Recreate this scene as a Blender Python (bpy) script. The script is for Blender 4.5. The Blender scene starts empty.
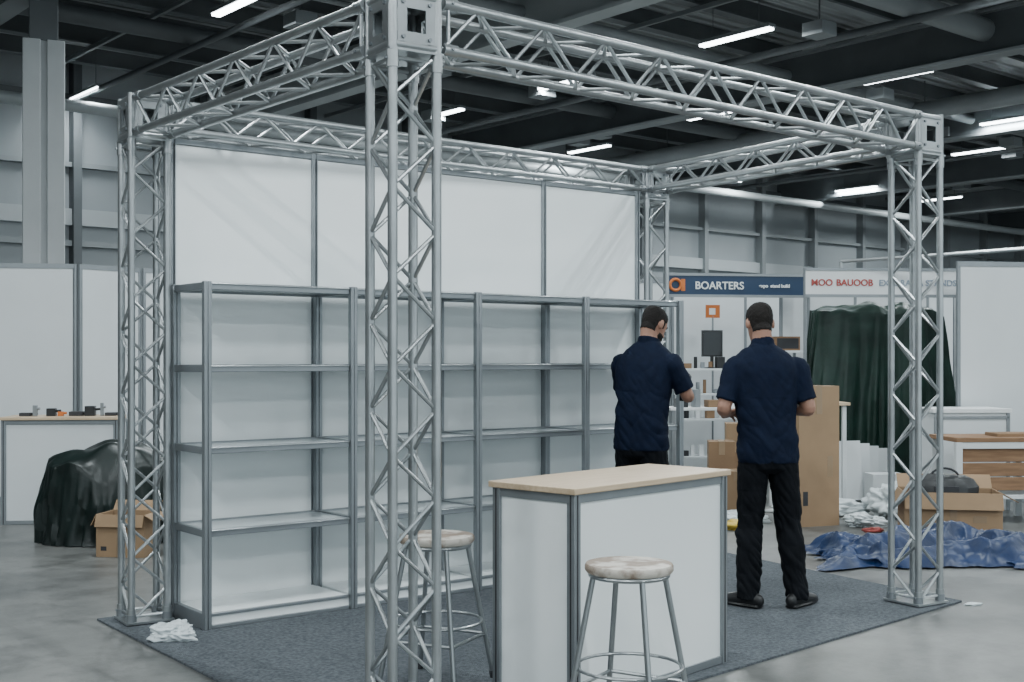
import bpy, bmesh, math, random
from math import sin, cos, pi, radians, sqrt
from mathutils import Vector, Matrix, noise
from mathutils.bvhtree import BVHTree
random.seed(7)
V = Vector
scene = bpy.context.scene
COL = scene.collection

# ------------------------------------------------------------------ materials
def mat(name, c, rough=0.5, metal=0.0, var=0.08, scale=6.0, bump=0.0, bscale=40.0, stretch=None, c2=None, spec=0.5, emit=None, sharp=.18):
    m = bpy.data.materials.new(name); m.use_nodes = True
    nt = m.node_tree; N = nt.nodes; L = nt.links
    b = N['Principled BSDF']
    b.inputs['Roughness'].default_value = rough
    b.inputs['Metallic'].default_value = metal
    b.inputs['Specular IOR Level'].default_value = spec
    tc = N.new('ShaderNodeTexCoord'); mp = N.new('ShaderNodeMapping')
    L.new(tc.outputs['Object'], mp.inputs['Vector'])
    if stretch: mp.inputs['Scale'].default_value = stretch
    nz = N.new('ShaderNodeTexNoise'); nz.inputs['Scale'].default_value = scale
    nz.inputs['Detail'].default_value = 6
    L.new(mp.outputs[0], nz.inputs['Vector'])
    cr = N.new('ShaderNodeValToRGB')
    lo = c2 if c2 else [max(0, x*(1-var)) for x in c]
    hi = c if c2 else [min(1, x*(1+var)) for x in c]
    cr.color_ramp.elements[0].position = .5-sharp; cr.color_ramp.elements[1].position = .5+sharp
    cr.color_ramp.elements[0].color = (*lo, 1); cr.color_ramp.elements[1].color = (*hi, 1)
    L.new(nz.outputs['Fac'], cr.inputs['Fac']); L.new(cr.outputs[0], b.inputs['Base Color'])
    if bump > 0:
        n2 = N.new('ShaderNodeTexNoise'); n2.inputs['Scale'].default_value = bscale; n2.inputs['Detail'].default_value = 4
        L.new(mp.outputs[0], n2.inputs['Vector'])
        bp = N.new('ShaderNodeBump'); bp.inputs['Strength'].default_value = bump; bp.inputs['Distance'].default_value = 0.01
        L.new(n2.outputs['Fac'], bp.inputs['Height']); L.new(bp.outputs[0], b.inputs['Normal'])
    if emit:
        b.inputs['Emission Color'].default_value = (*emit[0], 1); b.inputs['Emission Strength'].default_value = emit[1]
        m.cycles.emission_sampling = 'NONE'
    return m

M_truss = mat('truss_aluminium', (.40, .42, .43), .33, .85, .14, 5)
M_prof = mat('anodised_profile', (.25, .27, .285), .38, .6, .06, 5)
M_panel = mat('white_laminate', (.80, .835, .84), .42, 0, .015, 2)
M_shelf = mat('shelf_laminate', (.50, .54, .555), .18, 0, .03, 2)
M_panel2 = mat('partition_white', (.60, .63, .645), .5, 0, .03, 2)
M_oak = mat('light_oak', (.58, .45, .315), .4, 0, .1, 3.5, stretch=(1.2, 14, 14), c2=(.48, .355, .235))
M_seat = mat('worn_seat_wood', (.50, .46, .41), .5, 0, .1, 11, c2=(.21, .155, .115), bump=.2, sharp=.07)
M_chrome = mat('steel_leg', (.34, .36, .37), .3, .85, .08, 8)
M_black = mat('black_plastic', (.014, .015, .017), .4, 0, .2)
M_dark = mat('dark_rubber', (.025, .026, .03), .7, 0, .2)
M_card = mat('cardboard', (.22, .135, .075), .8, 0, .1, 3, bump=.1)
M_card2 = mat('cardboard_light', (.29, .19, .11), .8, 0, .1, 3)
M_tape = mat('packing_tape', (.26, .18, .11), .3, 0, .04)
M_crate = mat('crate_wood', (.26, .15, .08), .7, 0, .1, 4, stretch=(1, 1, 9), c2=(.17, .09, .045))
M_green = mat('green_tarp', (.004, .020, .014), .42, 0, .3, 5, bump=.35, bscale=14, spec=.4)
M_dkgreen = mat('dark_tarp', (.004, .010, .009), .40, 0, .35, 5, bump=.4, bscale=14, spec=.45)
M_blue = mat('blue_tarp', (.005, .022, .078), .42, 0, .3, 6, bump=.5, bscale=18, spec=.4)
M_rag = mat('white_plastic_sheet', (.58, .63, .65), .35, 0, .06, 6, bump=.4, bscale=20)
M_hwall = mat('hall_wall_sheet', (.28, .305, .32), .6, 0, .06, .6)
M_hwall2 = mat('hall_wall_light', (.40, .43, .445), .6, 0, .05, .6)
M_steel = mat('painted_steel_dark', (.11, .122, .13), .55, .1, .15, 1)
M_steel2 = mat('painted_steel_grey', (.24, .26, .27), .5, .1, .08, 1)
M_steel3 = mat('painted_steel_light', (.42, .45, .46), .5, .1, .08, 1)
M_conc = mat('concrete_pillar_paint', (.50, .52, .53), .8, 0, .08, 1.2, bump=.1)
M_lamp = mat('led_tube', (.9, .9, .9), .5, emit=((.90, .97, 1.0), 14))
M_navy = mat('navy_polo_fabric', (.0045, .0090, .024), .85, 0, .15, 20, bump=.15, bscale=150, spec=.15)
M_trou = mat('black_trouser_fabric', (.0045, .0055, .0078), .85, 0, .2, 20, bump=.15, bscale=150, spec=.15)
M_skin = mat('skin', (.34, .18, .125), .55, 0, .06, 20)
M_hair = mat('dark_hair', (.010, .0075, .0065), .7, 0, .3, 60, bump=.4, bscale=200, spec=.25)
M_lip = mat('lips', (.28, .11, .09), .5)
M_eye = mat('eye', (.6, .6, .6), .2)
M_shoe = mat('black_shoe_leather', (.007, .007, .008), .45, 0, .2, 10)
M_signblue = mat('sign_blue', (.008, .030, .075), .4, 0, .04)
M_red = mat('sign_red', (.36, .06, .05), .5, 0, .04)
M_orange = mat('orange', (.50, .14, .03), .5, 0, .08)
M_white = mat('white_print', (.68, .70, .71), .5, 0, .01)
M_yellow = mat('yellow', (.55, .38, .05), .5)
M_screen = mat('screen_glass', (.006, .007, .009), .1, 0, .1)
M_teal = mat('tool_teal', (.015, .10, .11), .4)
M_gret = mat('grey_print', (.25, .30, .36), .5)

def floor_mat():
    m = bpy.data.materials.new('polished_concrete'); m.use_nodes = True
    nt = m.node_tree; N = nt.nodes; L = nt.links; b = N['Principled BSDF']
    tc = N.new('ShaderNodeTexCoord')
    def nz(s, d, rough=.6):
        n = N.new('ShaderNodeTexNoise'); n.inputs['Scale'].default_value = s; n.inputs['Detail'].default_value = d
        n.inputs['Roughness'].default_value = rough; L.new(tc.outputs['Object'], n.inputs['Vector']); return n
    a = nz(.6, 9, .68); c = nz(3.2, 12, .80); d = nz(60, 3)
    r1 = N.new('ShaderNodeValToRGB'); r1.color_ramp.elements[0].position = .32; r1.color_ramp.elements[1].position = .66
    r1.color_ramp.elements[0].color = (.072, .074, .072, 1); r1.color_ramp.elements[1].color = (.195, .196, .188, 1)
    L.new(a.outputs['Fac'], r1.inputs['Fac'])
    r2 = N.new('ShaderNodeValToRGB'); r2.color_ramp.elements[0].position = .40; r2.color_ramp.elements[1].position = .54
    r2.color_ramp.elements[0].color = (.5, .5, .5, 1); r2.color_ramp.elements[1].color = (1, 1, 1, 1)
    L.new(c.outputs['Fac'], r2.inputs['Fac'])
    mx = N.new('ShaderNodeMix'); mx.data_type = 'RGBA'; mx.blend_type = 'MULTIPLY'; mx.inputs[0].default_value = .85
    L.new(r1.outputs[0], mx.inputs[6]); L.new(r2.outputs[0], mx.inputs[7])
    L.new(mx.outputs[2], b.inputs['Base Color'])
    r3 = N.new('ShaderNodeMapRange'); r3.inputs[3].default_value = .26; r3.inputs[4].default_value = .52
    L.new(c.outputs['Fac'], r3.inputs[0]); L.new(r3.outputs[0], b.inputs['Roughness'])
    bp = N.new('ShaderNodeBump'); bp.inputs['Strength'].default_value = .12; bp.inputs['Distance'].default_value = .004
    L.new(d.outputs['Fac'], bp.inputs['Height']); L.new(bp.outputs[0], b.inputs['Normal'])
    return m
M_floor = floor_mat()
M_carpet = mat('grey_blue_carpet', (.135, .148, .162), .95, 0, .1, 55, bump=.8, bscale=160, c2=(.070, .078, .088), spec=.08)

def deck_mat():
    m = mat('ceiling_deck', (.36, .385, .395), .6, .1, .12, .8)
    nt = m.node_tree; N = nt.nodes; L = nt.links; b = N['Principled BSDF']
    tc = N.new('ShaderNodeTexCoord'); w = N.new('ShaderNodeTexWave'); w.inputs['Scale'].default_value = 1.1
    w.bands_direction = 'Y'
    L.new(tc.outputs['Object'], w.inputs['Vector'])
    bp = N.new('ShaderNodeBump'); bp.inputs['Strength'].default_value = 1; bp.inputs['Distance'].default_value = .12
    L.new(w.outputs['Fac'], bp.inputs['Height']); L.new(bp.outputs[0], b.inputs['Normal'])
    return m
M_deck = deck_mat()

# ------------------------------------------------------------------ mesh builder
class MB:
    def __init__(s): s.v = []; s.f = []; s.m = []; s.mats = []
    def mi(s, m):
        if m not in s.mats: s.mats.append(m)
        return s.mats.index(m)
    def add(s, vs, fs, m):
        o = len(s.v); k = s.mi(m)
        s.v += [tuple(x) for x in vs]
        for f in fs: s.f.append([i+o for i in f]); s.m.append(k)
    def cyl(s, p0, p1, r, m, n=10, r2=None):
        p0 = V(p0); p1 = V(p1); d = (p1-p0)
        if d.length < 1e-6: return
        d.normalize(); r2 = r if r2 is None else r2
        a = d.orthogonal().normalized(); b = d.cross(a)
        vs = []
        for p, rr in ((p0, r), (p1, r2)):
            for i in range(n):
                t = 2*pi*i/n; vs.append(p+(a*cos(t)+b*sin(t))*rr)
        fs = [[i, (i+1) % n, n+(i+1) % n, n+i] for i in range(n)]
        fs.append(list(range(n))[::-1]); fs.append([n+i for i in range(n)])
        s.add(vs, fs, m)
    def box(s, c, d, m, rz=0, R=None):
        c = V(c); vs = []
        Rm = R if R is not None else Matrix.Rotation(rz, 3, 'Z')
        for x in (-.5, .5):
            for y in (-.5, .5):
                for z in (-.5, .5):
                    vs.append(c+Rm @ V((x*d[0], y*d[1], z*d[2])))
        s.add(vs, [[0, 1, 3, 2], [4, 6, 7, 5], [0, 4, 5, 1], [2, 3, 7, 6], [0, 2, 6, 4], [1, 5, 7, 3]], m)
    def b2(s, lo, hi, m):
        s.box([(lo[i]+hi[i])/2 for i in range(3)], [hi[i]-lo[i] for i in range(3)], m)
    def rings(s, rs, m, cap=True):
        n = len(rs[0]); vs = [p for r in rs for p in r]; fs = []
        for k in range(len(rs)-1):
            for i in range(n):
                j = (i+1) % n
                fs.append([k*n+i, k*n+j, (k+1)*n+j, (k+1)*n+i])
        if cap:
            fs.append(list(range(n))[::-1]); fs.append([(len(rs)-1)*n+i for i in range(n)])
        s.add(vs, fs, m)
    def torus(s, c, R, r, m, n=28, k=8):
        c = V(c); vs = []; fs = []
        for i in range(n):
            t = 2*pi*i/n
            for j in range(k):
                q = 2*pi*j/k; vs.append(c+V(((R+r*cos(q))*cos(t), (R+r*cos(q))*sin(t), r*sin(q))))
        for i in range(n):
            for j in range(k):
                fs.append([i*k+j, ((i+1) % n)*k+j, ((i+1) % n)*k+(j+1) % k, i*k+(j+1) % k])
        s.add(vs, fs, m)
    def obj(s, name, loc=(0, 0, 0), rz=0, smooth=True, bevel=0, parent=None, ang=35):
        me = bpy.data.meshes.new(name); me.from_pydata(s.v, [], s.f)
        for m in s.mats: me.materials.append(m)
        me.polygons.foreach_set('material_index', s.m)
        me.update()
        bm = bmesh.new(); bm.from_mesh(me); bmesh.ops.recalc_face_normals(bm, faces=bm.faces); bm.to_mesh(me); bm.free()
        if smooth:
            me.polygons.foreach_set('use_smooth', [True]*len(me.polygons))
            me.set_sharp_from_angle(angle=radians(ang))
        o = bpy.data.objects.new(name, me); COL.objects.link(o)
        o.location = loc; o.rotation_euler = (0, 0, rz)
        if bevel:
            b = o.modifiers.new('bevel', 'BEVEL'); b.width = bevel; b.segments = 2; b.limit_method = 'ANGLE'
        if parent: o.parent = parent
        return o
def empty(name, loc=(0, 0, 0), rz=0):
    e = bpy.data.objects.new(name, None); COL.objects.link(e); e.location = loc; e.rotation_euler = (0, 0, rz); return e

# ------------------------------------------------------------------ hall shell (rotated 40 deg)
HA = radians(40); ax = V((cos(HA), sin(HA), 0)); bx = V((-sin(HA), cos(HA), 0))
def H(hx, hy, z=0): return ax*hx+bx*hy+V((0, 0, z))
mb = MB(); mb.b2((-30, -22, -.2), (64, 26.5, 0), M_floor); mb.obj('floor', rz=HA, smooth=False)
CZ = 7.9
mb = MB(); mb.b2((-30, -22, CZ), (64, 26.5, CZ+.2), M_deck); mb.obj('ceiling', rz=HA, smooth=False)
mb = MB()
mb.b2((-30, 26.3, 0), (64, 26.6, CZ), M_hwall)
mb.b2((-30, 26.22, 0), (64, 26.3, 2.6), M_hwall2)
for z, h, m in ((2.65, .18, M_steel2), (3.9, .12, M_steel2), (4.35, .35, M_hwall2), (5.6, .10, M_steel2), (7.0, .16, M_steel)):
    mb.b2((-30, 26.12, z), (64, 26.3, z+h), m)
x = -28
while x < 64:
    mb.b2((x-.09, 26.02, 0), (x+.09, 26.3, CZ), M_steel if int(x) % 3 == 0 else M_steel2)
    x += 2.9
mb.obj('wall_back', rz=HA, smooth=False)
mb = MB(); mb.b2((-30.3, -22, 0), (-30, 26.6, CZ), M_hwall); mb.obj('wall_left', rz=HA, smooth=False)
mb = MB(); mb.b2((64, -22, 0), (64.3, 26.6, CZ), M_hwall); mb.obj('wall_right', rz=HA, smooth=False)

# ceiling steelwork
mb = MB()
hy = -20; k = 0
while hy < 26:
    mb.b2((-30, hy-.05, CZ-.30), (64, hy+.05, CZ), M_steel)
    mb.b2((-30, hy-.11, CZ-.34), (64, hy+.11, CZ-.30), M_steel2 if k % 3 == 0 else M_steel)
    hy += 1.55; k += 1
for hx in (-22, -15, -8, -1, 6, 13, 20, 27, 34, 41, 48, 55):
    m = M_steel3 if hx == 13 else M_steel2
    mb.b2((hx-.18, -22, 6.72), (hx+.18, 26.3, 6.78), m)
    mb.b2((hx-.04, -22, 6.78), (hx+.04, 26.3, 7.48), m if hx == 13 else M_steel)
    mb.b2((hx-.18, -22, 7.48), (hx+.18, 26.3, 7.54), m)
for hx in [i*3.5-19 for i in range(24)]:
    mb.b2((hx-.03, -22, CZ-.42), (hx+.03, 26.3, CZ-.34), M_steel2)
mb.obj('ceiling_beams', rz=HA, smooth=False)
mb = MB()
for hy, z, r, m in ((15.2, 7.15, .11, M_steel2), (20.2, 7.2, .16, M_steel), (24.4, 6.55, .12, M_steel3), (11.0, 7.2, .2, M_steel2), (17.1, 7.3, .05, M_steel2)):
    mb.cyl((-29.9, hy, z), (63.9, hy, z), r, m, 14)
for hx, z, r in ((9.5, 6.95, .06), (17.6, 6.95, .07), (24.5, 7.0, .2), (31, 7.0, .06)):
    mb.cyl((hx, -21.9, z), (hx, 26, z), r, M_steel2 if r > .1 else M_steel, 12)
for i in range(30):
    hx = 4+random.random()*40; hy = 10+random.random()*15
    mb.box((hx, hy, 6.95), (.4, .4, .22), M_steel2); mb.cyl((hx, hy, 7.05), (hx, hy, CZ), .015, M_steel, 6)
mb.obj('ceiling_pipework', rz=HA)

# ceiling led lamps
lamps = [(16.3, 13.5), (21.0, 13.4), (26.8, 14.1), (8.9, 17.2), (16.4, 17.9), (21.1, 18.1), (30.2, 16.8), (9.5, 25.0), (16.4, 22.0),
         (22.1, 23.2), (29.1, 23.6), (33.9, 23.1), (38.3, 22.7), (42, 19)]
for hx in (-9, -3, 3.5, 10, 17, 25):
    for hy in (9.0, 3.6, -1.8, -7.5):
        lamps.append((hx, hy))
LP = 265
for i, (hx, hy) in enumerate(lamps):
    mb = MB(); ln = 1.55
    mb.b2((-.09, -ln/2, .03), (.09, ln/2, .09), M_steel2)
    mb.b2((-.07, -ln/2+.02, -.01), (.07, ln/2-.02, .03), M_lamp)
    for y in (-.5, .5): mb.cyl((0, y, .09), (0, y, CZ-6.95), .008, M_steel, 5)
    p = H(hx, hy, 6.95)
    o = mb.obj('led_ceiling_lamp', loc=p, rz=HA, smooth=False)
    ld = bpy.data.lights.new('lamp_light', 'AREA'); ld.shape = 'RECTANGLE'; ld.size = .14; ld.size_y = 1.5
    ld.energy = LP; ld.color = (.885, .975, 1.0)
    lo = bpy.data.objects.new('lamp_light', ld); COL.objects.link(lo); lo.parent = o; lo.location = (0, 0, -.03)

# pillar
mb = MB()
mb.b2((-.29, -.20, 0), (-.045, .2, 6.15), M_conc); mb.b2((.045, -.20, 0), (.29, .2, 6.15), M_conc); mb.b2((-.05, -.12, 0), (.05, .12, 6.15), M_conc)
mb.b2((-.2, -.15, 6.15), (.2, .15, CZ), M_steel); mb.b2((-.33, -.24, 0), (.33, .24, .12), M_conc)
mb.obj('concrete_pillar', loc=(-6.9, 18.0, 0), rz=radians(22), smooth=False, bevel=.01)

# ------------------------------------------------------------------ carpet
mb = MB()
c = [(-.43, 4.42), (2.76, 7.5), (1.25, 10.0), (-2.37, 6.98)]
mb.add([(x, y, .012) for x, y in c]+[(x, y, .001) for x, y in c], [[0, 1, 2, 3], [7, 6, 5, 4], [0, 4, 5, 1], [1, 5, 6, 2], [2, 6, 7, 3], [3, 7, 4, 0]], M_carpet)
mb.obj('carpet', smooth=False)
CT = .012

# ------------------------------------------------------------------ truss frame
cols = {'N': V((-.445, 4.99, 0)), 'R': V((2.46, 7.45, 0)), 'L': V((-2.09, 6.943, 0)), 'B': V((1.065, 9.55, 0))}
HW = .10; RC = .0205; RD = .0088; TOP = 2.975
frame = empty('truss_booth_frame')
def lattice(mb, p0, p1, a, b, seg=.23, hb=.10):
    L = (p1-p0).length; d = (p1-p0).normalized(); n = max(2, round(L/seg)); st = L/n
    cs = [(1, 1), (1, -1), (-1, -1), (-1, 1)]
    O = [a*u*HW+b*w*hb for u, w in cs]
    for o in O: mb.cyl(p0+o, p1+o, RC, M_truss, 14)
    for i in range(4):
        o1 = O[i]; o2 = O[(i+1) % 4]
        for k in range(n):
            q0 = p0+d*st*k; q1 = p0+d*st*(k+1)
            A, B = (o1, o2) if (k+i) % 2 == 0 else (o2, o1)
            mb.cyl(q0+A, q1+B, RD, M_truss, 8)
        mb.cyl(p0+d*.03+o1, p0+d*.03+o2, RD, M_truss, 8); mb.cyl(p1-d*.03+o1, p1-d*.03+o2, RD, M_truss, 8)
    for q in O:
        for p, s in ((p0, 1), (p1, -1)):
            mb.cyl(p+q, p+q+d*s*.07, RC*1.25, M_truss, 14)
            mb.cyl(p+q+d*s*.035-a*.034, p+q+d*s*.035+a*.034, .006, M_prof, 6)
Z = V((0, 0, 1))
CA = radians(33); ca_ = V((cos(CA), sin(CA), 0)); cb_ = V((-sin(CA), cos(CA), 0))
for k, p in cols.items():
    mb = MB(); a = ca_; b = cb_
    lattice(mb, p+Z*.03, p+Z*(TOP-.25), a, b, .185)
    mb.box((p.x, p.y, .024), (.27, .27, .012), M_truss, CA)
    for u in (-1, 1):
        for w in (-1, 1):
            q = p+a*u*HW+b*w*HW
            mb.cyl(q+Z*.02, q+Z*.07, RC*1.4, M_prof, 12)
    mb.obj('column_'+k.lower(), parent=frame)
    mb = MB(); zc = TOP-.125
    cs = [(1, 1), (1, -1), (-1, -1), (-1, 1)]
    for i in range(4):
        u, w = cs[i]; u2, w2 = cs[(i+1) % 4]
        o1 = a*u*HW+b*w*HW; o2 = a*u2*HW+b*w2*HW
        for z in (zc-HW, zc+HW): mb.cyl(p+o1+Z*z, p+o2+Z*z, RC, M_truss, 12)
        mb.cyl(p+o1+Z*(zc-.125), p+o1+Z*(zc+.125), RC*1.05, M_truss, 12)
        mid = (o1+o2)/2*1.12
        nrm = mid.normalized(); rz = math.atan2(nrm.y, nrm.x)
        for s in (-1, 1):
            mb.box(p+mid+Z*(zc+s*.072), (.008, .17, .05), M_truss, rz)
            t = V((-nrm.y, nrm.x, 0))
            mb.box(p+mid+t*s*.065+Z*zc, (.008, .045, .1), M_truss, rz)
            mb.cyl(p+mid+t*s*.06+Z*(zc+.07)-nrm*.006, p+mid+t*s*.06+Z*(zc+.07)+nrm*.012, .009, M_prof, 6)
            mb.cyl(p+mid+t*s*.06+Z*(zc-.07)-nrm*.006, p+mid+t*s*.06+Z*(zc-.07)+nrm*.012, .009, M_prof, 6)
    mb.box(p+Z*(zc+.118), (.2, .2, .008), M_truss, CA); mb.box(p+Z*(zc-.122), (.245, .245, .01), M_truss, CA)
    mb.obj('corner_'+k.lower(), parent=frame)
for i, (s, e) in enumerate((('N', 'R'), ('N', 'L'), ('L', 'B'), ('R', 'B'))):
    p0 = cols[s]; p1 = cols[e]; d = (p1-p0).normalized(); side = Z.cross(d)
    mb = MB(); hb = .076 if i > 1 else .094; zc = TOP-.025-hb
    lattice(mb, p0+d*.125+Z*zc, p1-d*.125+Z*zc, side, Z, .19, hb)
    mb.obj('beam_%d' % (i+1), parent=frame)

# ------------------------------------------------------------------ back wall panels + shelving
BA = radians(38.07); W0 = (-1.961, 7.049, CT)
PW = .927; WT = 2.757
mb = MB()
for i in range(4):
    mb.b2((i*PW+.015, .006, .03), ((i+1)*PW-.015, .030, WT-.035), M_panel)
    mb.b2((i*PW, 0, 0), ((i+1)*PW, .038, .035), M_prof); mb.b2((i*PW, 0, WT-.03), ((i+1)*PW, .038, WT), M_prof)
for i in range(5):
    x = i*PW
    mb.cyl((x, .019, 0), (x, .019, WT+.005), .020, M_prof, 8)
    mb.b2((x-.022, -.005, 0), (x-.015, .043, WT+.005), M_prof); mb.b2((x+.015, -.005, 0), (x+.022, .043, WT+.005), M_prof)
mb.obj('booth_panel_wall', loc=W0, rz=BA, bevel=.002)

shelf = empty('display_shelving', W0, BA)
D = -.46; x0 = .008; SW = .922
mb = MB()
for i in range(5):
    x = x0+i*SW
    for y in (D, -.035):
        for dx in (-.0115, .0115):
            mb.box((x+dx, y, .955), (.021, .040, 1.91), M_prof)
        mb.box((x, y, .955), (.008, .03, 1.90), M_dark)
mb.obj('posts', parent=shelf, bevel=.004)
mb = MB()
for z in (1.905, 1.45, 1.0, .545):
    for i in range(4):
        a = x0+i*SW+.024; b = x0+(i+1)*SW-.024
        mb.b2((a, D, z-.040), (b, D+.02, z), M_prof); mb.b2((a, -.05, z-.040), (b, -.03, z), M_prof)
        mb.b2((a, D, z-.012), (b, D-.006, z-.003), M_truss)
    for i in range(5):
        x = x0+i*SW; mb.b2((x-.016, D+.02, z-.040), (x+.016, -.05, z), M_prof)
for i in range(4):
    a = x0+i*SW+.024; b = x0+(i+1)*SW-.024
    mb.b2((a, D, .0), (b, D+.02, .022), M_prof); mb.b2((a, D, .068), (b, D+.02, .085), M_prof)
for i in (0, 4):
    x = x0+i*SW; mb.b2((x-.016, D+.02, 0), (x+.016, -.05, .085), M_prof)
mb.obj('rails', parent=shelf, bevel=.003)
mb = MB()
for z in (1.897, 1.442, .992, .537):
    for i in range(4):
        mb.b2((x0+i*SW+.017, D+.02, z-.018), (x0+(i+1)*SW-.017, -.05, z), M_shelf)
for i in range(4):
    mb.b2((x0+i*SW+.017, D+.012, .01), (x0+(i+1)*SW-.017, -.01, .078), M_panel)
mb.obj('boards', parent=shelf)

# ------------------------------------------------------------------ counter
def counter(name, loc, rz, L, Wd, h, pm=None):
    pm = pm or M_panel
    e = empty(name, loc, rz)
    mb = MB(); i = .035
    for (x, y) in ((i, i), (L-i, i), (L-i, Wd-i), (i, Wd-i)):
        mb.box((x, y, h/2), (.042, .042, h), M_prof)
        mb.box((x, y-.0215 if y < Wd/2 else y+.0215, h/2), (.008, .003, h-.01), M_dark)
        mb.box((x-.0215 if x < L/2 else x+.0215, y, h/2), (.003, .008, h-.01), M_dark)
    for z in (.02, h-.02):
        mb.b2((i, i-.016, z-.018), (L-i, i+.016, z+.018), M_prof); mb.b2((i, Wd-i-.016, z-.018), (L-i, Wd-i+.016, z+.018), M_prof)
        mb.b2((i-.016, i, z-.018), (i+.016, Wd-i, z+.018), M_prof); mb.b2((L-i-.016, i, z-.018), (L-i+.016, Wd-i, z+.018), M_prof)
    mb.obj('frame', parent=e, bevel=.003)
    mb = MB(); k = .02
    mb.b2((i+k, i-.006, .036), (L-i-k, i+.006, h-.036), pm); mb.b2((i+k, Wd-i-.006, .036), (L-i-k, Wd-i+.006, h-.036), pm)
    mb.b2((i-.006, i+k, .036), (i+.006, Wd-i-k, h-.036), pm); mb.b2((L-i-.006, i+k, .036), (L-i+.006, Wd-i-k, h-.036), pm)
    mb.obj('panels', parent=e)
    mb = MB(); mb.b2((0, 0, h), (L, Wd, h+.028), M_oak); mb.obj('wood_top', parent=e, bevel=.004)
    return e
counter('reception_counter', (.262, 5.09, CT), radians(47.5), 1.20, .50, .915)

# ------------------------------------------------------------------ stools
def stool(name, loc, rz, h=.66):
    mb = MB(); n = 40
    rs = []
    for z, r in ((h-.038, .150), (h-.036, .166), (h-.026, .173), (h-.010, .173), (h-.002, .168), (h, .155), (h-.001, .02)):
        rs.append([(r*cos(2*pi*i/n), r*sin(2*pi*i/n), z) for i in range(n)])
    mb.rings(rs, M_seat)
    mb.torus((0, 0, h-.046), .150, .011, M_chrome)
    mb.cyl((0, 0, h-.052), (0, 0, h-.038), .05, M_chrome, 16)
    def leg(k, z):
        t = pi/2*k; r = .145+(.275-.145)*(1-z/(h-.04)); return V((r*cos(t), r*sin(t), z))
    for k in range(4):
        mb.cyl(leg(k, .012), leg(k, h-.045), .0115, M_chrome, 12)
        mb.cyl(leg(k, 0), leg(k, .035), .0155, M_dark, 12)
        mb.cyl(leg(k, .21), leg(k+1, .21), .008, M_chrome, 8)
        mb.cyl(leg(k, h-.05), V((0, 0, h-.045)), .008, M_chrome, 8)
    mb.torus((0, 0, .285), .207, .007, M_chrome, 32, 8)
    return mb.obj(name, loc, rz, ang=40)
stool('round_stool', (.457, 4.77, CT), radians(14), .69)
stool('round_stool.001', (-.345, 5.60, CT), radians(20), .68)

# ------------------------------------------------------------------ people
def catmull(pts, per=5):
    out = []; n = len(pts)
    for i in range(n-1):
        p0 = pts[max(i-1, 0)]; p1 = pts[i]; p2 = pts[i+1]; p3 = pts[min(i+2, n-1)]
        for k in range(per):
            t = k/per
            out.append([.5*((2*b)+(-a+c)*t+(2*a-5*b+4*c-d)*t*t+(-a+3*b-3*c+d)*t**3) for a, b, c, d in zip(p0, p1, p2, p3)])
    out.append(list(pts[-1])); return out
def limb(pts, ref=V((1, 0, 0)), n=18, per=5, dome=True):
    P = catmull(pts, per); rs = []
    if dome:
        def ends(a, b):
            pa = V(a[:3]); pb = V(b[:3]); d = (pa-pb).normalized(); r = min(a[3], a[4]); o = []
            for t in (80, 55, 28):
                q = pa+d*r*sin(radians(t)); o.append([q.x, q.y, q.z, a[3]*cos(radians(t)), a[4]*cos(radians(t))])
            return o
        P = ends(P[0], P[1])+P+ends(P[-1], P[-2])[::-1]
    for i, p in enumerate(P):
        a = V(P[max(i-1, 0)][:3]); b = V(P[min(i+1, len(P)-1)][:3]); d = (b-a).normalized()
        s = (ref-d*ref.dot(d)).normalized(); t = d.cross(s); c = V(p[:3])
        rs.append([c+s*cos(2*pi*k/n)*p[3]+t*sin(2*pi*k/n)*p[4] for k in range(n)])
    return rs
def sph(c, r, n=14, k=8):
    rs = []
    for j in range(1, k):
        t = pi*j/k
        rs.append([V((c[0]+r[0]*sin(t)*cos(2*pi*i/n), c[1]+r[1]*sin(t)*sin(2*pi*i/n), c[2]+r[2]*cos(t))) for i in range(n)])
    return rs
def hand(parts, wrist, d, back, thumb, curl=1.0):
    d = d.normalized(); back = (back-d*back.dot(d)).normalized(); ac = d.cross(back)
    if ac.dot(thumb) < 0: ac = -ac
    w = wrist
    parts.append((limb([(*(w-d*.02), .028, .021), (*(w+d*.02), .032, .019), (*(w+d*.06), .041, .017), (*(w+d*.092), .040, .014)], ref=ac), 'skin'))
    for k, (off, ln) in enumerate(((.034, .072), (.0115, .080), (-.0115, .075), (-.034, .060))):
        p = w+d*.088+ac*off; pts = [(*(p-d*.03), .0090, .0090)]; a = 0
        pts.append((*p, .0092, .0092))
        for s, fr in enumerate((.45, .32, .25)):
            a += radians((28, 42, 34)[s]*curl); dd = d*cos(a)-back*sin(a)
            p = p+dd*ln*fr; r = (.0088, .0083, .0074)[s]; pts.append((*p, r, r))
        parts.append((limb(pts, ref=ac, n=10, per=3), 'skin'))
    p = w+d*.028+ac*.026; pts = [(*(p-ac*.012), .013, .013), (*p, .0125, .0125)]
    for dd, ln, r in (((d*.75+ac*.6-back*.3), .036, .011), ((d*.9+ac*.15-back*.5*curl), .032, .0095)):
        p = p+dd.normalized()*ln; pts.append((*p, r, r))
    parts.append((limb(pts, ref=back, n=10, per=3), 'skin'))

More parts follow.
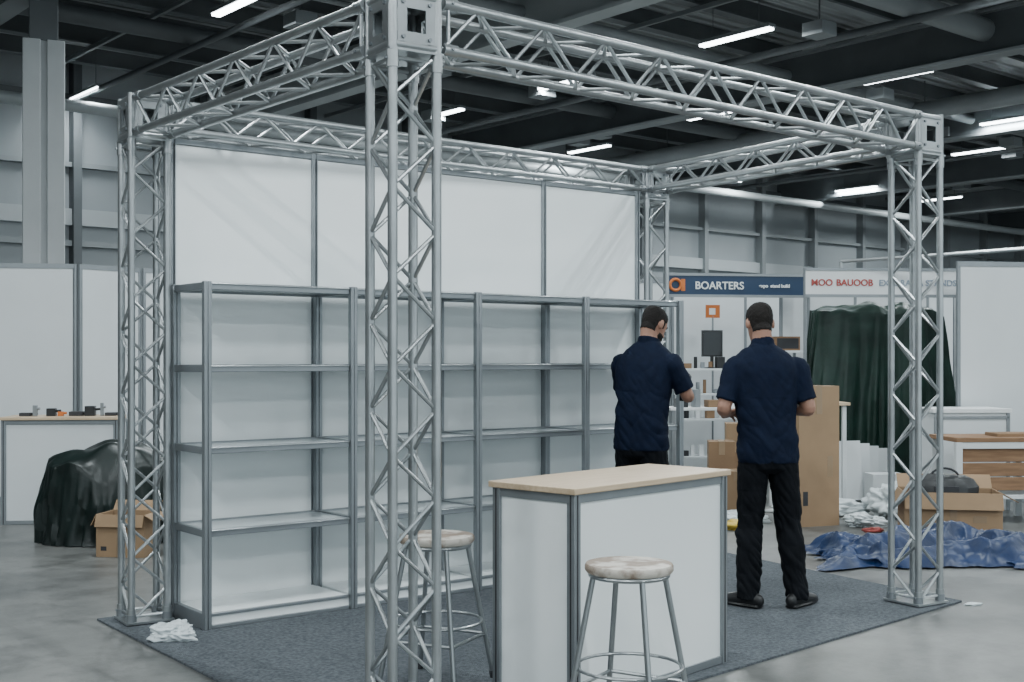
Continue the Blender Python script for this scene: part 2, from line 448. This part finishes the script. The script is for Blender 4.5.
def person(name, loc, rz, J, S=1.0, seed=0):
    parts = []
    lean = J['lean']
    def tl(z):
        t = max(0, (z-.95)/.6); return lean[0]*t, lean[1]*t**1.3
    prof = [(.868, .182, .126, 0), (.90, .185, .128, 0), (.98, .180, .125, 0), (1.08, .174, .120, .0), (1.2, .182, .124, .0), (1.32, .197, .128, -.005), (1.41, .205, .122, -.012),
            (1.465, .196, .108, -.014), (1.505, .163, .094, -.012), (1.54, .118, .080, -.010), (1.57, .078, .068, -.006)]
    pr = catmull([list(p) for p in prof], 4); rs = []
    n = 36
    for z, rx, ry, cy in pr:
        ox, oy = tl(z); ring = []
        for k in range(n):
            t = 2*pi*k/n; c = cos(t); s = sin(t); e = .82
            ring.append(V((ox+rx*abs(c)**e*(1 if c > 0 else -1), oy+cy+ry*abs(s)**e*(1 if s > 0 else -1), z)))
        rs.append(ring)
    parts.append((rs, 'shirt'))
    ox, oy = tl(1.58)
    rs = []
    for z, r in ((1.540, .078), (1.565, .076), (1.592, .072), (1.600, .067)):
        rs.append([V((ox+r*cos(2*pi*k/20), oy+.0+r*1.0*sin(2*pi*k/20)-.002, z-.018*sin(2*pi*k/20)-.003)) for k in range(20)])
    parts.append((rs, 'shirt'))
    parts.append(([[V((rx*cos(2*pi*k/28), ry*sin(2*pi*k/28)+cy, z)) for k in range(28)] for z, rx, ry, cy in
                   ((.80, .11, .08, 0), (.83, .165, .116, -.004), (.88, .176, .122, -.006), (.94, .172, .117, 0), (1.02, .155, .105, 0))], 'trousers'))
    for sd in ('l', 'r'):
        hp, kn, an, toe = J['leg_'+sd]
        hp = V(hp); kn = V(kn); an = V(an)
        m1 = hp.lerp(kn, .45); m2 = kn.lerp(an, .35)
        parts.append((limb([(*hp, .092, .108), (*m1, .090, .100), (*kn, .079, .082), (*(m2+V((0, -.012, 0))), .077, .083), (*kn.lerp(an, .8), .069, .074), (*(an+V((0, 0, .02))), .070, .076), (*(an-V((0, 0, .03))), .067, .080)], dome=False), 'trousers'))
        td = V((sin(toe), cos(toe), 0)); sd_ = V((cos(toe), -sin(toe), 0)); a0 = V((an.x, an.y, 0))
        parts.append((limb([(*(a0-td*.075+V((0, 0, .045))), .034, .042), (*(a0+V((0, 0, .05))), .042, .052), (*(a0+td*.09+V((0, 0, .038))), .048, .040), (*(a0+td*.165+V((0, 0, .030))), .047, .031), (*(a0+td*.21+V((0, 0, .024))), .034, .024)], ref=sd_), 'shoe'))
        parts.append((limb([(*(a0-td*.08+V((0, 0, .012))), .038, .012), (*(a0+td*.09+V((0, 0, .012))), .053, .012), (*(a0+td*.21+V((0, 0, .012))), .038, .012)], ref=sd_), 'shoe'))
        parts.append((limb([(*(an+V((0, 0, .05))), .042, .045), (*(an-V((0, 0, .04))), .04, .045)]), 'shoe'))
        sh, el, wr, hd = [V(q) for q in J['arm_'+sd]]
        sg = 1 if sd == 'r' else -1
        u = el-sh; f = wr-el
        s0 = sh-V((sg*.07, 0, -.008))
        se = sh+u*.80
        parts.append((limb([(*s0, .055, .064), (*sh, .066, .072), (*(sh+u*.3), .066, .070), (*(sh+u*.6), .064, .066), (*se, .066, .066)], ref=V((1, 0, 0)), dome=False), 'shirt'))
        parts.append((limb([(*(sh+u*.4), .046, .05), (*(sh+u*.75), .044, .046), (*el, .041, .042), (*(el+f*.25), .043, .041), (*(el+f*.6), .035, .033), (*wr, .027, .023)], ref=V((1, 0, 0))), 'skin'))
        hand(parts, wr, hd, V(J['back_'+sd]), V(J['thumb_'+sd]), J['curl_'+sd])
    ox, oy = tl(1.60)
    piv = V((ox, oy, 1.60)); HB = piv+V(J['head_off'])
    Rh = Matrix.Rotation(J['yaw'], 3, 'Z') @ Matrix.Rotation(-J['pitch'], 3, 'X')
    def HT(p): return HB+Rh @ V((p[0], p[1], p[2]-.08))
    hp = [(0, .058, .020, .026), (.012, .052, .040, .042), (.035, .035, .053, .062), (.06, .02, .062, .078), (.09, .008, .069, .089), (.12, .002, .074, .095), (.15, -.002, .077, .098),
          (.18, -.006, .075, .094), (.205, -.010, .066, .083), (.225, -.012, .048, .060), (.236, -.013, .026, .034), (.239, -.013, .008, .01)]
    rs = []
    for z, cy, rx, ry in catmull([list(q) for q in hp], 3):
        rs.append([HT((rx*cos(2*pi*k/28), cy+ry*sin(2*pi*k/28), z)) for k in range(28)])
    parts.append((rs, 'head'))
    parts.append(([[HT(q) for q in r] for r in limb([(0, .088, .128, .008, .008), (0, .104, .108, .010, .010), (0, .112, .088, .014, .012), (0, .098, .082, .016, .008)], n=12)], 'skin'))
    for s in (-1, 1):
        parts.append(([[HT(q) for q in r] for r in sph((s*.080, -.008, .112), (.010, .019, .032))], 'skin'))
        parts.append(([[HT(q) for q in r] for r in sph((s*.031, .086, .118), (.013, .010, .006))], 'eye'))
        parts.append(([[HT(q) for q in r] for r in limb([(s*.014, .094, .136, .004, .004), (s*.032, .092, .140, .005, .004), (s*.050, .078, .136, .004, .003)], ref=V((0, 0, 1)), n=10)], 'hair'))
    parts.append(([[HT(q) for q in r] for r in limb([(-.024, .090, .052, .005, .005), (0, .100, .054, .008, .007), (.024, .090, .052, .005, .005)], ref=V((0, 0, 1)), n=10)], 'lip'))
    nb = V((ox*.9, oy*.9-.015, 1.50)); nt = HT((0, -.025, .075))
    parts.append((limb([(*nb, .066, .064), (*(nb.lerp(nt, .5)), .059, .060), (*nt, .058, .064)]), 'skin'))
    mb = MB(); bv = []
    for rs, tag in parts:
        t = MB(); t.rings(rs, M_skin); mb.rings(rs, M_skin)
        bv.append((BVHTree.FromPolygons([V(q) for q in t.v], t.f), tag))
    src = mb.obj('tmp_body', smooth=False)
    r = src.modifiers.new('r', 'REMESH'); r.mode = 'VOXEL'; r.voxel_size = .0046; r.adaptivity = 0
    sm = src.modifiers.new('s', 'SMOOTH'); sm.factor = .5; sm.iterations = 3
    dg = bpy.context.evaluated_depsgraph_get()
    me = bpy.data.meshes.new_from_object(src.evaluated_get(dg)); bpy.data.objects.remove(src)
    me.name = name; me.materials.clear()
    order = ['shirt', 'trousers', 'skin', 'shoe', 'hair', 'lip', 'eye']
    for m in (M_navy, M_trou, M_skin, M_shoe, M_hair, M_lip, M_eye): me.materials.append(m)
    Ri = Rh.inverted()
    def tag_at(c):
        best = 9; tg = 'skin'
        for b, t in bv:
            q = b.find_nearest(c, .05)
            if q[0] is not None and q[3] < best: best = q[3]; tg = t
        l = Ri @ (c-HB)+V((0, 0, .08))
        if tg == 'eye' and (abs(abs(l.x)-.031) < .0055): tg = 'hair'
        if tg == 'head' or (tg == 'skin' and c.z > HB.z-.05):
            if tg == 'head': tg = 'skin'
            hair = (l.z > .178 and l.y < .088) or (l.y < .045 and l.z > .150) or (l.y < -.012 and l.z > .128) or (l.y < -.030 and l.z > .055) or (abs(l.x) > .06 and l.y < .03 and l.y > .008 and l.z > .10)
            ear = abs(l.x) > .077 and l.z < .148
            if hair and not ear: tg = 'hair'
            elif J.get('beard') and tg == 'skin' and l.z < .066 and l.y > .012 and l.z > -.01 and abs(l.x) < .09 and not (abs(l.x) < .02 and l.y > .1): tg = 'hair'
        return tg
    vt = [tag_at(v.co) for v in me.vertices]
    nr = [v.normal.copy() for v in me.vertices]
    for i, v in enumerate(me.vertices):
        c = v.co; t = vt[i]; k = 0
        if t == 'shirt':
            lo_ = 1.0 if c.z < 1.25 else .55
            w = noise.noise(V((c.x*5+seed, c.y*5, c.z*9+c.x*7)))
            q = V((c.x*7+seed, c.y*7, c.z*9-abs(c.x)*10))
            rd = abs(noise.noise(q)); rd2 = abs(noise.noise(V((c.x*11, c.y*11+seed, c.z*17+c.x*14))))
            k = lo_*(.010*w+.016*(rd-.2)+.008*(rd2-.2))
        elif t == 'trousers':
            w = noise.noise(V((c.x*9+seed, c.y*9, c.z*11+c.x*12)))
            rd = abs(noise.noise(V((c.x*12, c.y*12, c.z*16+c.x*20+seed))))
            k = (.010 if c.z < .7 else .005)*w+(.018 if c.z < .55 else .010)*(rd-.2)
        elif t == 'hair' and c.z > 1.5: k = .003+.002*noise.noise(c*90)
        v.co = c+nr[i]*k
        if v.co.z < .002: v.co.z = .002
    for p in me.polygons:
        ts = [vt[j] for j in p.vertices]
        p.material_index = order.index(max(set(ts), key=ts.count)); p.use_smooth = True
    o = bpy.data.objects.new(name, me); COL.objects.link(o); o.location = loc; o.rotation_euler = (0, 0, rz); o.scale = (S, S, S)
    return o

J = dict(lean=(-.02, .04), head_off=(-.012, .018, .062), yaw=radians(6), pitch=radians(15),
         leg_l=((-.085, 0, .88), (-.103, .03, .49), (-.122, -.02, .085), radians(-42)),
         leg_r=((.088, 0, .88), (.128, .03, .49), (.170, -.02, .085), radians(40)),
         arm_l=((-.195, .02, 1.432), (-.268, -.02, 1.185), (-.215, .20, 1.14), (.55, .75, .1)),
         arm_r=((.180, .02, 1.432), (.240, -.02, 1.185), (.170, .20, 1.16), (-.55, .75, .05)),
         back_l=(-.6, .0, .6), back_r=(.6, 0, .6), thumb_l=(.3, 0, 1), thumb_r=(-.3, 0, 1), curl_l=1.1, curl_r=1.1)
person('worker', (1.535, 7.33, CT), radians(0), J, 1.0, 0)
J2 = dict(lean=(0, .10), head_off=(.0, .038, .054), yaw=radians(-14), pitch=radians(28), beard=True,
          leg_l=((-.088, 0, .88), (-.11, .03, .49), (-.12, -.04, .085), radians(-12)),
          leg_r=((.088, 0, .88), (.11, .05, .49), (.13, .02, .085), radians(14)),
          arm_l=((-.187, .07, 1.43), (-.235, .17, 1.22), (-.06, .36, 1.27), (.6, .6, .25)),
          arm_r=((.187, .07, 1.43), (.262, .16, 1.215), (.12, .365, 1.26), (-.22, .9, .30)),
          back_l=(-.3, .2, .8), back_r=(.8, .1, .5), thumb_l=(.3, -.3, 1), thumb_r=(-.5, 0, 1), curl_l=1.2, curl_r=1.5)
P2 = V((.860, 8.15, CT))
person('worker.001', P2, radians(-35), J2, 1.015, 5)

R2 = Matrix.Rotation(radians(-35), 3, 'Z')
hp = P2+R2 @ V((.098, .455, 1.30))*1.015
mb = MB()
mb.cyl((0, -.07, .035), (0, .055, .035), .028, M_black, 16); mb.cyl((0, .055, .035), (0, .10, .035), .021, M_teal, 16, .016)
mb.cyl((0, .10, .035), (0, .18, .035), .004, M_chrome, 8); mb.box((0, -.03, -.035), (.030, .045, .12), M_black)
mb.box((0, -.02, -.105), (.062, .095, .045), M_black); mb.box((0, -.03, .06), (.03, .08, .01), M_teal)
mb.obj('cordless_drill', loc=hp, rz=radians(-20), bevel=.004)
mb = MB(); mb.box((0, 0, 0), (.17, .24, .009), M_black, R=Matrix.Rotation(radians(25), 3, 'X')); mb.box((0, -.002, .005), (.155, .22, .003), M_screen, R=Matrix.Rotation(radians(25), 3, 'X'))
mb.obj('tablet', loc=(1.515, 7.665, 1.165+CT), bevel=.002)

# ------------------------------------------------------------------ soft things
def tarp_mound(name, loc, rx, ry, h, rz, m, ex=3.0, fold=.06, seed=0, slump=.12, nu=160, nv=46, zf=.9, flare=.12, dome=.04):
    vs = []; fs = []
    for j in range(nv+1):
        t = j/nv
        for i in range(nu):
            a = 2*pi*i/nu; ca = cos(a); sa = sin(a)
            rad = (abs(ca)**ex+abs(sa)**ex)**(-1/ex)
            top = slump*h*(noise.noise(V((ca*1.5+seed, sa*1.5, 3)))-.1)
            if t < .35:
                q = t/.35; rr = q*.92; z = h*(1-dome*q**3)
                z += slump*h*(noise.noise(V((ca*q*1.5+seed, sa*q*1.5, 3)))-.1)
            else:
                q = (t-.35)/.65; rr = .92+.08*(1-(1-q)**2)+flare*q*q; z = h*(1-dome)*(1-q)+top*(1-q)
            fa = fold*min(1, max(0, (t-.25)*2.2))
            f = noise.noise(V((ca*3.2+seed*3, sa*3.2, z*zf)))*1.1+abs(noise.noise(V((ca*7+seed, sa*7, z*zf*2+5))))*.9+.45*noise.noise(V((ca*13, sa*13+seed, z*zf*4)))
            x = rx*rad*rr*ca; y = ry*rad*rr*sa
            x += ca*fa*f; y += sa*fa*f
            if t < .35: z += fold*.5*noise.noise(V((x*5, y*5, seed)))
            z = max(z, .006+.008*abs(noise.noise(V((x*9, y*9, 2)))))
            vs.append((x, y, z))
    for j in range(nv):
        for i in range(nu):
            k = (i+1) % nu; fs.append([j*nu+i, j*nu+k, (j+1)*nu+k, (j+1)*nu+i])
    mb = MB(); mb.add(vs, fs, m)
    return mb.obj(name, loc, rz, ang=60)
def floor_sheet(name, loc, rx, ry, h, rz, m, seed=0, n=120):
    vs = []; fs = []
    for j in range(n+1):
        for i in range(n+1):
            u = i/n*2-1; v = j/n*2-1
            ed = max(abs(u), abs(v)); wob = 1+.32*noise.noise(V((u*1.6+seed, v*1.6, 0)))*ed+.12*noise.noise(V((u*6+seed, v*6, 4)))*ed
            x = u*rx*wob; y = v*ry*wob
            fall = max(0, 1-ed**5)
            wx = x+.15*noise.noise(V((x*2, y*2, 9+seed))); wy = y+.15*noise.noise(V((x*2, y*2, 19+seed)))
            rid = 1-abs(noise.noise(V((wx*1.8+seed, wy*3.4, 0))))*2.4
            rid2 = 1-abs(noise.noise(V((wx*4.5+seed, wy*6.5, 7))))*2.2
            z = .012+h*fall*(.50*max(0, rid)+.30*max(0, rid2)+.40*max(0, noise.noise(V((x*1.2, y*1.2, seed)))+.35))+.010*abs(noise.noise(V((x*16, y*16, 1))))
            vs.append((x, y, z))
    for j in range(n):
        for i in range(n):
            a = j*(n+1)+i; fs.append([a, a+1, a+n+2, a+n+1])
    mb = MB(); mb.add(vs, fs, m)
    return mb.obj(name, loc, rz, ang=70)
def crumple(name, loc, r, m, seed=0, sub=5):
    bm = bmesh.new(); bmesh.ops.create_icosphere(bm, subdivisions=sub, radius=1)
    for v in bm.verts:
        d = v.co.copy(); k = 1+.45*noise.noise(d*1.3+V((seed, 0, 0)))+.45*(abs(noise.noise(d*3+V((0, seed, 0))))-.2)+.10*noise.noise(d*7)
        v.co = V((d.x*r[0]*k, d.y*r[1]*k, max(0, d.z*r[2]*k+r[2]*.55)))
    me = bpy.data.meshes.new(name); bm.to_mesh(me); bm.free(); me.materials.append(m)
    me.polygons.foreach_set('use_smooth', [True]*len(me.polygons))
    o = bpy.data.objects.new(name, me); COL.objects.link(o); o.location = loc; return o

tarp_mound('dark_tarp_covered_pile', (-3.28, 10.08, 0), .56, .36, .80, radians(10), M_dkgreen, 2.4, .075, 2, .22, flare=.02, dome=.22)
tarp_mound('green_tarp_covered_rack', (4.22, 14.15, 0), .80, .24, 2.12, radians(3), M_green, 7, .10, 9, .06, nu=260, nv=60, zf=.28, flare=.05)
floor_sheet('blue_tarp', (3.12, 9.2, 0), .98, .52, .21, radians(6), M_blue, 3)
floor_sheet('blue_tarp.001', (4.35, 9.0, 0), .75, .45, .15, radians(-12), M_blue, 12)
crumple('white_rag', (-1.80, 6.48, CT), (.12, .09, .055), M_rag, 3)
crumple('plastic_wrap_heap', (2.95, 11.80, 0), (.38, .26, .10), M_rag, 8)
crumple('plastic_wrap_heap.001', (3.62, 11.55, 0), (.24, .22, .2), M_rag, 14)
crumple('plastic_bag', (3.15, 10.9, 0), (.18, .13, .07), M_rag, 21)
crumple('plastic_bag.001', (2.1, 11.2, 0), (.2, .13, .06), M_rag, 25)
crumple('yellow_bag', (1.95, 10.7, 0), (.12, .1, .05), M_yellow, 31, 4)
crumple('red_wrapper', (3.12, 10.55, 0), (.08, .05, .025), M_red, 33, 4)

# ------------------------------------------------------------------ cartons etc
def carton(name, loc, s, rz, m=M_card, openf=True, tape=True):
    mb = MB(); w, d, h = s; t = .006
    if openf:
        mb.b2((-w/2, -d/2, 0), (w/2, -d/2+t, h), m); mb.b2((-w/2, d/2-t, 0), (w/2, d/2, h), m)
        mb.b2((-w/2, -d/2+t, 0), (-w/2+t, d/2-t, h), m); mb.b2((w/2-t, -d/2+t, 0), (w/2, d/2-t, h), m)
        mb.b2((-w/2+t, -d/2+t, 0), (w/2-t, d/2-t, t), m)
        fl = min(d, w)*.34
        for sx, ang in ((-1, 62), (1, 30)):
            a = radians(ang); c = V((sx*(w/2+fl/2*cos(a)), 0, h-fl/2*sin(a)))
            mb.box(c, (fl, d, t), M_card2, R=Matrix.Rotation(sx*a, 3, 'Y'))
        for sy, ang in ((-1, 72), (1, -50)):
            a = radians(ang); c = V((0, sy*(d/2+fl/2*cos(a)), h-fl/2*sin(a)))
            mb.box(c, (w, fl, t), M_card2, R=Matrix.Rotation(-sy*a, 3, 'X'))
    else:
        mb.b2((-w/2, -d/2, 0), (w/2, d/2, h), m); mb.b2((-w/2+.002, -.003, h), (w/2-.002, .003, h+.002), M_dark)
    if tape:
        mb.b2((-.03, -d/2-.002, 0 if openf else h*.8), (.03, -d/2, h), M_tape)
        mb.b2((w*.2, -d/2-.0015, h*.35), (w*.34, -d/2, h*.5), M_tape)
        if not openf: mb.b2((-.03, -d/2, h), (.03, d/2, h+.003), M_tape)
        mb.b2((-w*.4, -d/2-.0015, h*.15), (-w*.28, -d/2, h*.25), M_dark)
    return mb.obj(name, loc, rz, bevel=.003)
carton('cardboard_box', (-2.93, 9.33, 0), (.38, .28, .32), radians(-8), M_card2)
carton('cardboard_box.001', (2.68, 11.05, 0), (.42, .34, 1.25), radians(20), M_card2, False)
carton('cardboard_box.002', (3.70, 10.35, 0), (.78, .42, .38), radians(-10), M_card2)
carton('cardboard_box.003', (2.45, 13.1, 0), (.38, .3, .5), radians(10), M_card, False)
carton('cardboard_box.004', (2.45, 13.1, .505), (.32, .28, .30), radians(-6), M_card2, False)
carton('cardboard_box.005', (2.12, 12.4, 0), (.26, .3, .66), radians(-6), M_card, False)
carton('cardboard_box.006', (2.10, 11.75, 0), (.40, .3, .42), radians(12), M_card2, False)
mb = MB(); rs = []
for z, rx, ry in ((0, .20, .12), (.05, .27, .16), (.14, .28, .165), (.20, .24, .13), (.23, .16, .07), (.235, .04, .02)):
    rs.append([(rx*cos(2*pi*i/28)*(1+.08*noise.noise(V((i*.6, z*9, 1)))), ry*sin(2*pi*i/28)*(1+.1*noise.noise(V((i*.5, z*9, 4)))), z+.02*noise.noise(V((i*.4, z*5, 2)))) for i in range(28)])
mb.rings(rs, M_black)
for k in range(12):
    a = pi*k/12; b = pi*(k+1)/12
    mb.cyl((.12*cos(a), -.03, .2+.09*sin(a)), (.12*cos(b), -.03, .2+.09*sin(b)), .010, M_dark, 8)
mb.box((0, -.162, .10), (.2, .03, .1), M_dark)
mb.obj('black_duffel_bag', (3.66, 10.35, .28), radians(-12), bevel=.004)

# workbench with slatted wooden crate side
mb = MB()
mb.b2((0, 0, .74), (1.7, .6, .78), M_crate)
for x in (.0, .82, 1.64):
    for y in (.0, .54): mb.b2((x, y, 0), (x+.06, y+.06, .74), M_panel2)
mb.b2((.06, .005, .68), (1.64, .03, .74), M_panel2)
for k in range(3): mb.b2((.06, .03, .30+k*.13), (1.64, .05, .42+k*.13), M_crate)
mb.b2((.03, .03, .22), (1.67, .55, .26), M_panel2)
mb.b2((.45, .15, .78), (.90, .4, .81), M_card); mb.b2((1.0, .1, .78), (1.3, .35, .86), M_card)
mb.obj('workbench', (4.0, 11.0, 0), radians(4), bevel=.004)
mb = MB()
mb.b2((0, 0, 0), (.75, .5, .96), M_panel2); mb.b2((-.02, -.02, .96), (.77, .52, 1.0), M_white)
mb.b2((-.005, -.012, 0), (.03, .01, .96), M_prof); mb.b2((.72, -.012, 0), (.755, .01, .96), M_prof); mb.b2((.0, -.012, .9), (.75, 0, .93), M_prof)
mb.obj('white_display_plinth', (4.15, 12.0, 0), radians(3), bevel=.003)
mb = MB()
for i in range(4):
    mb.box((.12*i-.1, .05*i, .31), (.5, .02, .62-.06*i), M_panel2, R=Matrix.Rotation(radians(-10+3*i), 3, 'X') @ Matrix.Rotation(radians(i*5-8), 3, 'Z'))
mb.b2((.15, -.35, 0), (.5, -.1, .3), M_panel2)
mb.obj('foam_board_stack', (3.50, 12.78, .012), radians(5))
mb = MB(); mb.b2((0, 0, 1.03), (.75, .4, 1.06), M_oak)
for x in (.03, .68):
    for y in (.03, .33): mb.b2((x, y, 0), (x+.04, y+.04, 1.03), M_panel2)
mb.obj('high_table', (2.60, 12.05, 0), radians(3), bevel=.003)

# ------------------------------------------------------------------ partitions
def partition(name, p0, p1, h=2.5, m=M_panel2, z0=0):
    p0 = V((*p0, 0)); p1 = V((*p1, 0)); L = (p1-p0).length; n = max(1, round(L)); st = L/n; rz = math.atan2(p1.y-p0.y, p1.x-p0.x)
    mb = MB()
    for i in range(n):
        mb.b2((i*st+.02, -.012, z0+.04), ((i+1)*st-.02, .012, h-.05), m)
        mb.b2((i*st, -.02, z0), ((i+1)*st, .02, z0+.04), M_prof); mb.b2((i*st, -.02, h-.05), ((i+1)*st, .02, h), M_prof)
    for i in range(n+1): mb.cyl((i*st, 0, 0), (i*st, 0, h), .024, M_prof, 8)
    return mb.obj(name, p0, rz)
partition('partition_wall', (-7.2, 12.6), (-4.65, 13.0))
partition('partition_wall.001', (-4.6, 13.02), (-4.15, 13.6))
partition('partition_wall.002', (-4.1, 13.62), (2.0, 15.6))
partition('partition_wall.003', (2.05, 15.62), (4.0, 16.1), 2.4)
partition('partition_wall.004', (3.3, 15.0), (5.2, 15.3), 2.45)
partition('partition_wall.005', (4.62, 12.65), (7.4, 13.05), 2.5)
partition('partition_wall.006', (5.3, 13.2), (5.4, 14.9), 2.5)
partition('partition_wall.007', (6.0, 18.5), (10.5, 20.5), 2.5)

def text(s, size, m, parent, loc, rot=(pi/2, 0, 0)):
    cu = bpy.data.curves.new('lettering', 'FONT'); cu.body = s; cu.size = size; cu.extrude = .004; cu.offset = .002
    cu.materials.append(m); o = bpy.data.objects.new('lettering', cu); COL.objects.link(o)
    o.parent = parent; o.location = loc; o.rotation_euler = rot; return o
e = empty('blue_fascia_sign', (1.80, 14.35, 0), radians(9))
mb = MB(); mb.b2((0, 0, 2.25), (1.78, .04, 2.47), M_signblue); mb.b2((0, -.01, 2.47), (1.78, .05, 2.50), M_prof); mb.b2((0, -.01, 2.22), (1.78, .05, 2.25), M_prof)
mb.cyl((.0, .02, 0), (.0, .02, 2.5), .02, M_prof, 8); mb.cyl((1.78, .02, 0), (1.78, .02, 2.5), .02, M_prof, 8)
mb.obj('board', parent=e)
mb = MB(); mb.torus((0, 0, 0), .065, .018, M_orange, 24, 8); o = mb.obj('logo_ring', (.12, -.012, 2.36), parent=e); o.rotation_euler = (pi/2, 0, 0)
mb = MB(); mb.b2((.19, -.008, 2.29), (.24, 0, 2.43), M_orange); mb.obj('logo_bar', parent=e)
text('BOARTERS', .125, M_white, e, (.36, -.006, 2.315)); text('expo  stand build', .055, M_white, e, (1.15, -.006, 2.34))
e = empty('white_fascia_sign', (3.22, 13.4, 0), radians(4))
mb = MB(); mb.b2((0, 0, 2.20), (1.72, .04, 2.46), M_white); mb.b2((0, -.01, 2.46), (1.72, .05, 2.49), M_prof); mb.b2((0, -.01, 2.17), (1.72, .05, 2.20), M_prof)
mb.cyl((.0, .02, 0), (.0, .02, 2.5), .02, M_prof, 8); mb.cyl((1.72, .02, 0), (1.72, .02, 2.5), .02, M_prof, 8)
mb.obj('board', parent=e)
mb = MB(); mb.cyl((.4, .02, 2.56), (3.6, -1.0, 2.74), .02, M_truss, 8); mb.cyl((.4, .02, 2.46), (.4, .02, 2.56), .02, M_truss, 8); mb.cyl((3.6, -1.0, 0), (3.6, -1.0, 2.74), .02, M_truss, 8)
mb.obj('rail', parent=e)
text('MOO', .10, M_red, e, (.06, -.006, 2.295)); text('BAUOOB', .10, M_red, e, (.34, -.006, 2.295)); text('EXPORAMA STANDS', .095, M_gret, e, (.82, -.006, 2.295))
for k, (x, y, z) in enumerate(((2.50, 15.2, 2.08), (3.0, 15.3, 1.15))):
    mb = MB(); mb.b2((-.09, 0, -.08), (.09, .02, .08), M_orange); mb.b2((-.05, -.003, -.04), (.03, 0, .04), M_white)
    mb.cyl((0, .01, -z), (0, .01, -.05), .012, M_prof, 6); mb.obj('orange_info_sign', (x, y, z), radians(10))
def rack(name, loc, rz, L, zs, D=.4, seed=1):
    rnd = random.Random(seed); mb = MB()
    for x in (0, L):
        for y in (0, D): mb.b2((x-.015, y-.015, 0), (x+.015, y+.015, zs[-1]+.02), M_prof)
    for z in zs: mb.b2((0, 0, z), (L, D, z+.025), M_panel2)
    for z in zs[:-1] if len(zs) < 4 else zs:
        x = .05
        while x < L-.12:
            w = .04+rnd.random()*.08; h = .05+rnd.random()*.15; m = rnd.choice([M_black, M_dark, M_black, M_card, M_white, M_prof, M_dark, M_card2])
            if rnd.random() < .35: mb.cyl((x+w/2, D*.4, z+.026), (x+w/2, D*.4, z+.026+h), w*.35, m, 12)
            else: mb.b2((x, D*.2, z+.025), (x+w, D*.2+w, z+.025+h), m)
            x += w+.02+rnd.random()*.06
    return mb.obj(name, loc, rz, bevel=.002)
rack('shelf_rack', (2.02, 14.55, 0), radians(8), .90, [.3, .75, 1.05, 1.35], .35, 4)
rack('shelf_rack.001', (2.98, 13.85, 0), radians(10), .36, [.3, .8, 1.56], .3, 9)
mb = MB(); mb.b2((-.13, 0, .14), (.13, .03, .46), M_black); mb.b2((-.115, -.003, .155), (.115, 0, .445), M_screen)
mb.b2((-.02, .01, .01), (.02, .03, .16), M_black); mb.b2((-.08, -.05, 0), (.08, .08, .012), M_black)
mb.obj('monitor', (2.42, 14.76, 1.376), radians(8), bevel=.003)
mb = MB(); mb.b2((0, 0, .0), (.30, .2, .16), M_crate); mb.b2((.02, -.003, .02), (.28, 0, .14), M_dark); mb.obj('storage_crate', (3.0, 13.92, 1.586), radians(10), bevel=.003)
mb = MB(); mb.b2((0, 0, .92), (1.2, .55, .95), M_white)
for x in (.02, 1.14):
    for y in (.02, .49): mb.b2((x, y, 0), (x+.04, y+.04, .92), M_prof)
for x, w, h, m in ((.1, .12, .1, M_black), (.3, .06, .2, M_prof), (.45, .2, .08, M_card), (.7, .1, .14, M_white), (.9, .14, .06, M_dark)):
    mb.b2((x, .1, .95), (x+w, .3, .95+h), m)
mb.obj('side_table', (1.75, 13.45, 0), radians(6), bevel=.003)

counter('reception_counter.001', (-4.60, 10.95, 0), radians(6), 1.05, .5, .94, M_panel2)
mb = MB()
for x, w, h, m in ((.12, .1, .03, M_dark), (.24, .04, .10, M_prof), (.36, .08, .07, M_black), (.46, .05, .04, M_orange), (.56, .12, .04, M_dark), (.70, .09, .09, M_black), (.84, .03, .12, M_prof), (.88, .1, .03, M_dark)):
    mb.b2((x, .15, 0), (x+w, .15+w*.8, h), m); mb.cyl((x+w/2, .15+w*.4, h*.6), (x+w*1.6, .15+w*.2, h*.7), .012, m, 8)
mb.obj('hand_tools', (-4.60, 10.98, .969), radians(6), bevel=.003)
crumple('paper_scrap', (2.8, 7.42, 0), (.05, .03, .01), M_rag, 4, 3)

# ------------------------------------------------------------------ world + camera
w = bpy.data.worlds.new('world'); scene.world = w; w.use_nodes = True
bg = w.node_tree.nodes['Background']; bg.inputs[0].default_value = (.72, .86, .92, 1); bg.inputs[1].default_value = 1.8
cam = bpy.data.cameras.new('camera'); cam.sensor_width = 36; cam.lens = 1222/1024*36; cam.shift_y = 17/1024; cam.clip_end = 200
co = bpy.data.objects.new('camera', cam); COL.objects.link(co); co.location = (0, 0, 1.5); co.rotation_euler = (pi/2, 0, 0)
scene.camera = co
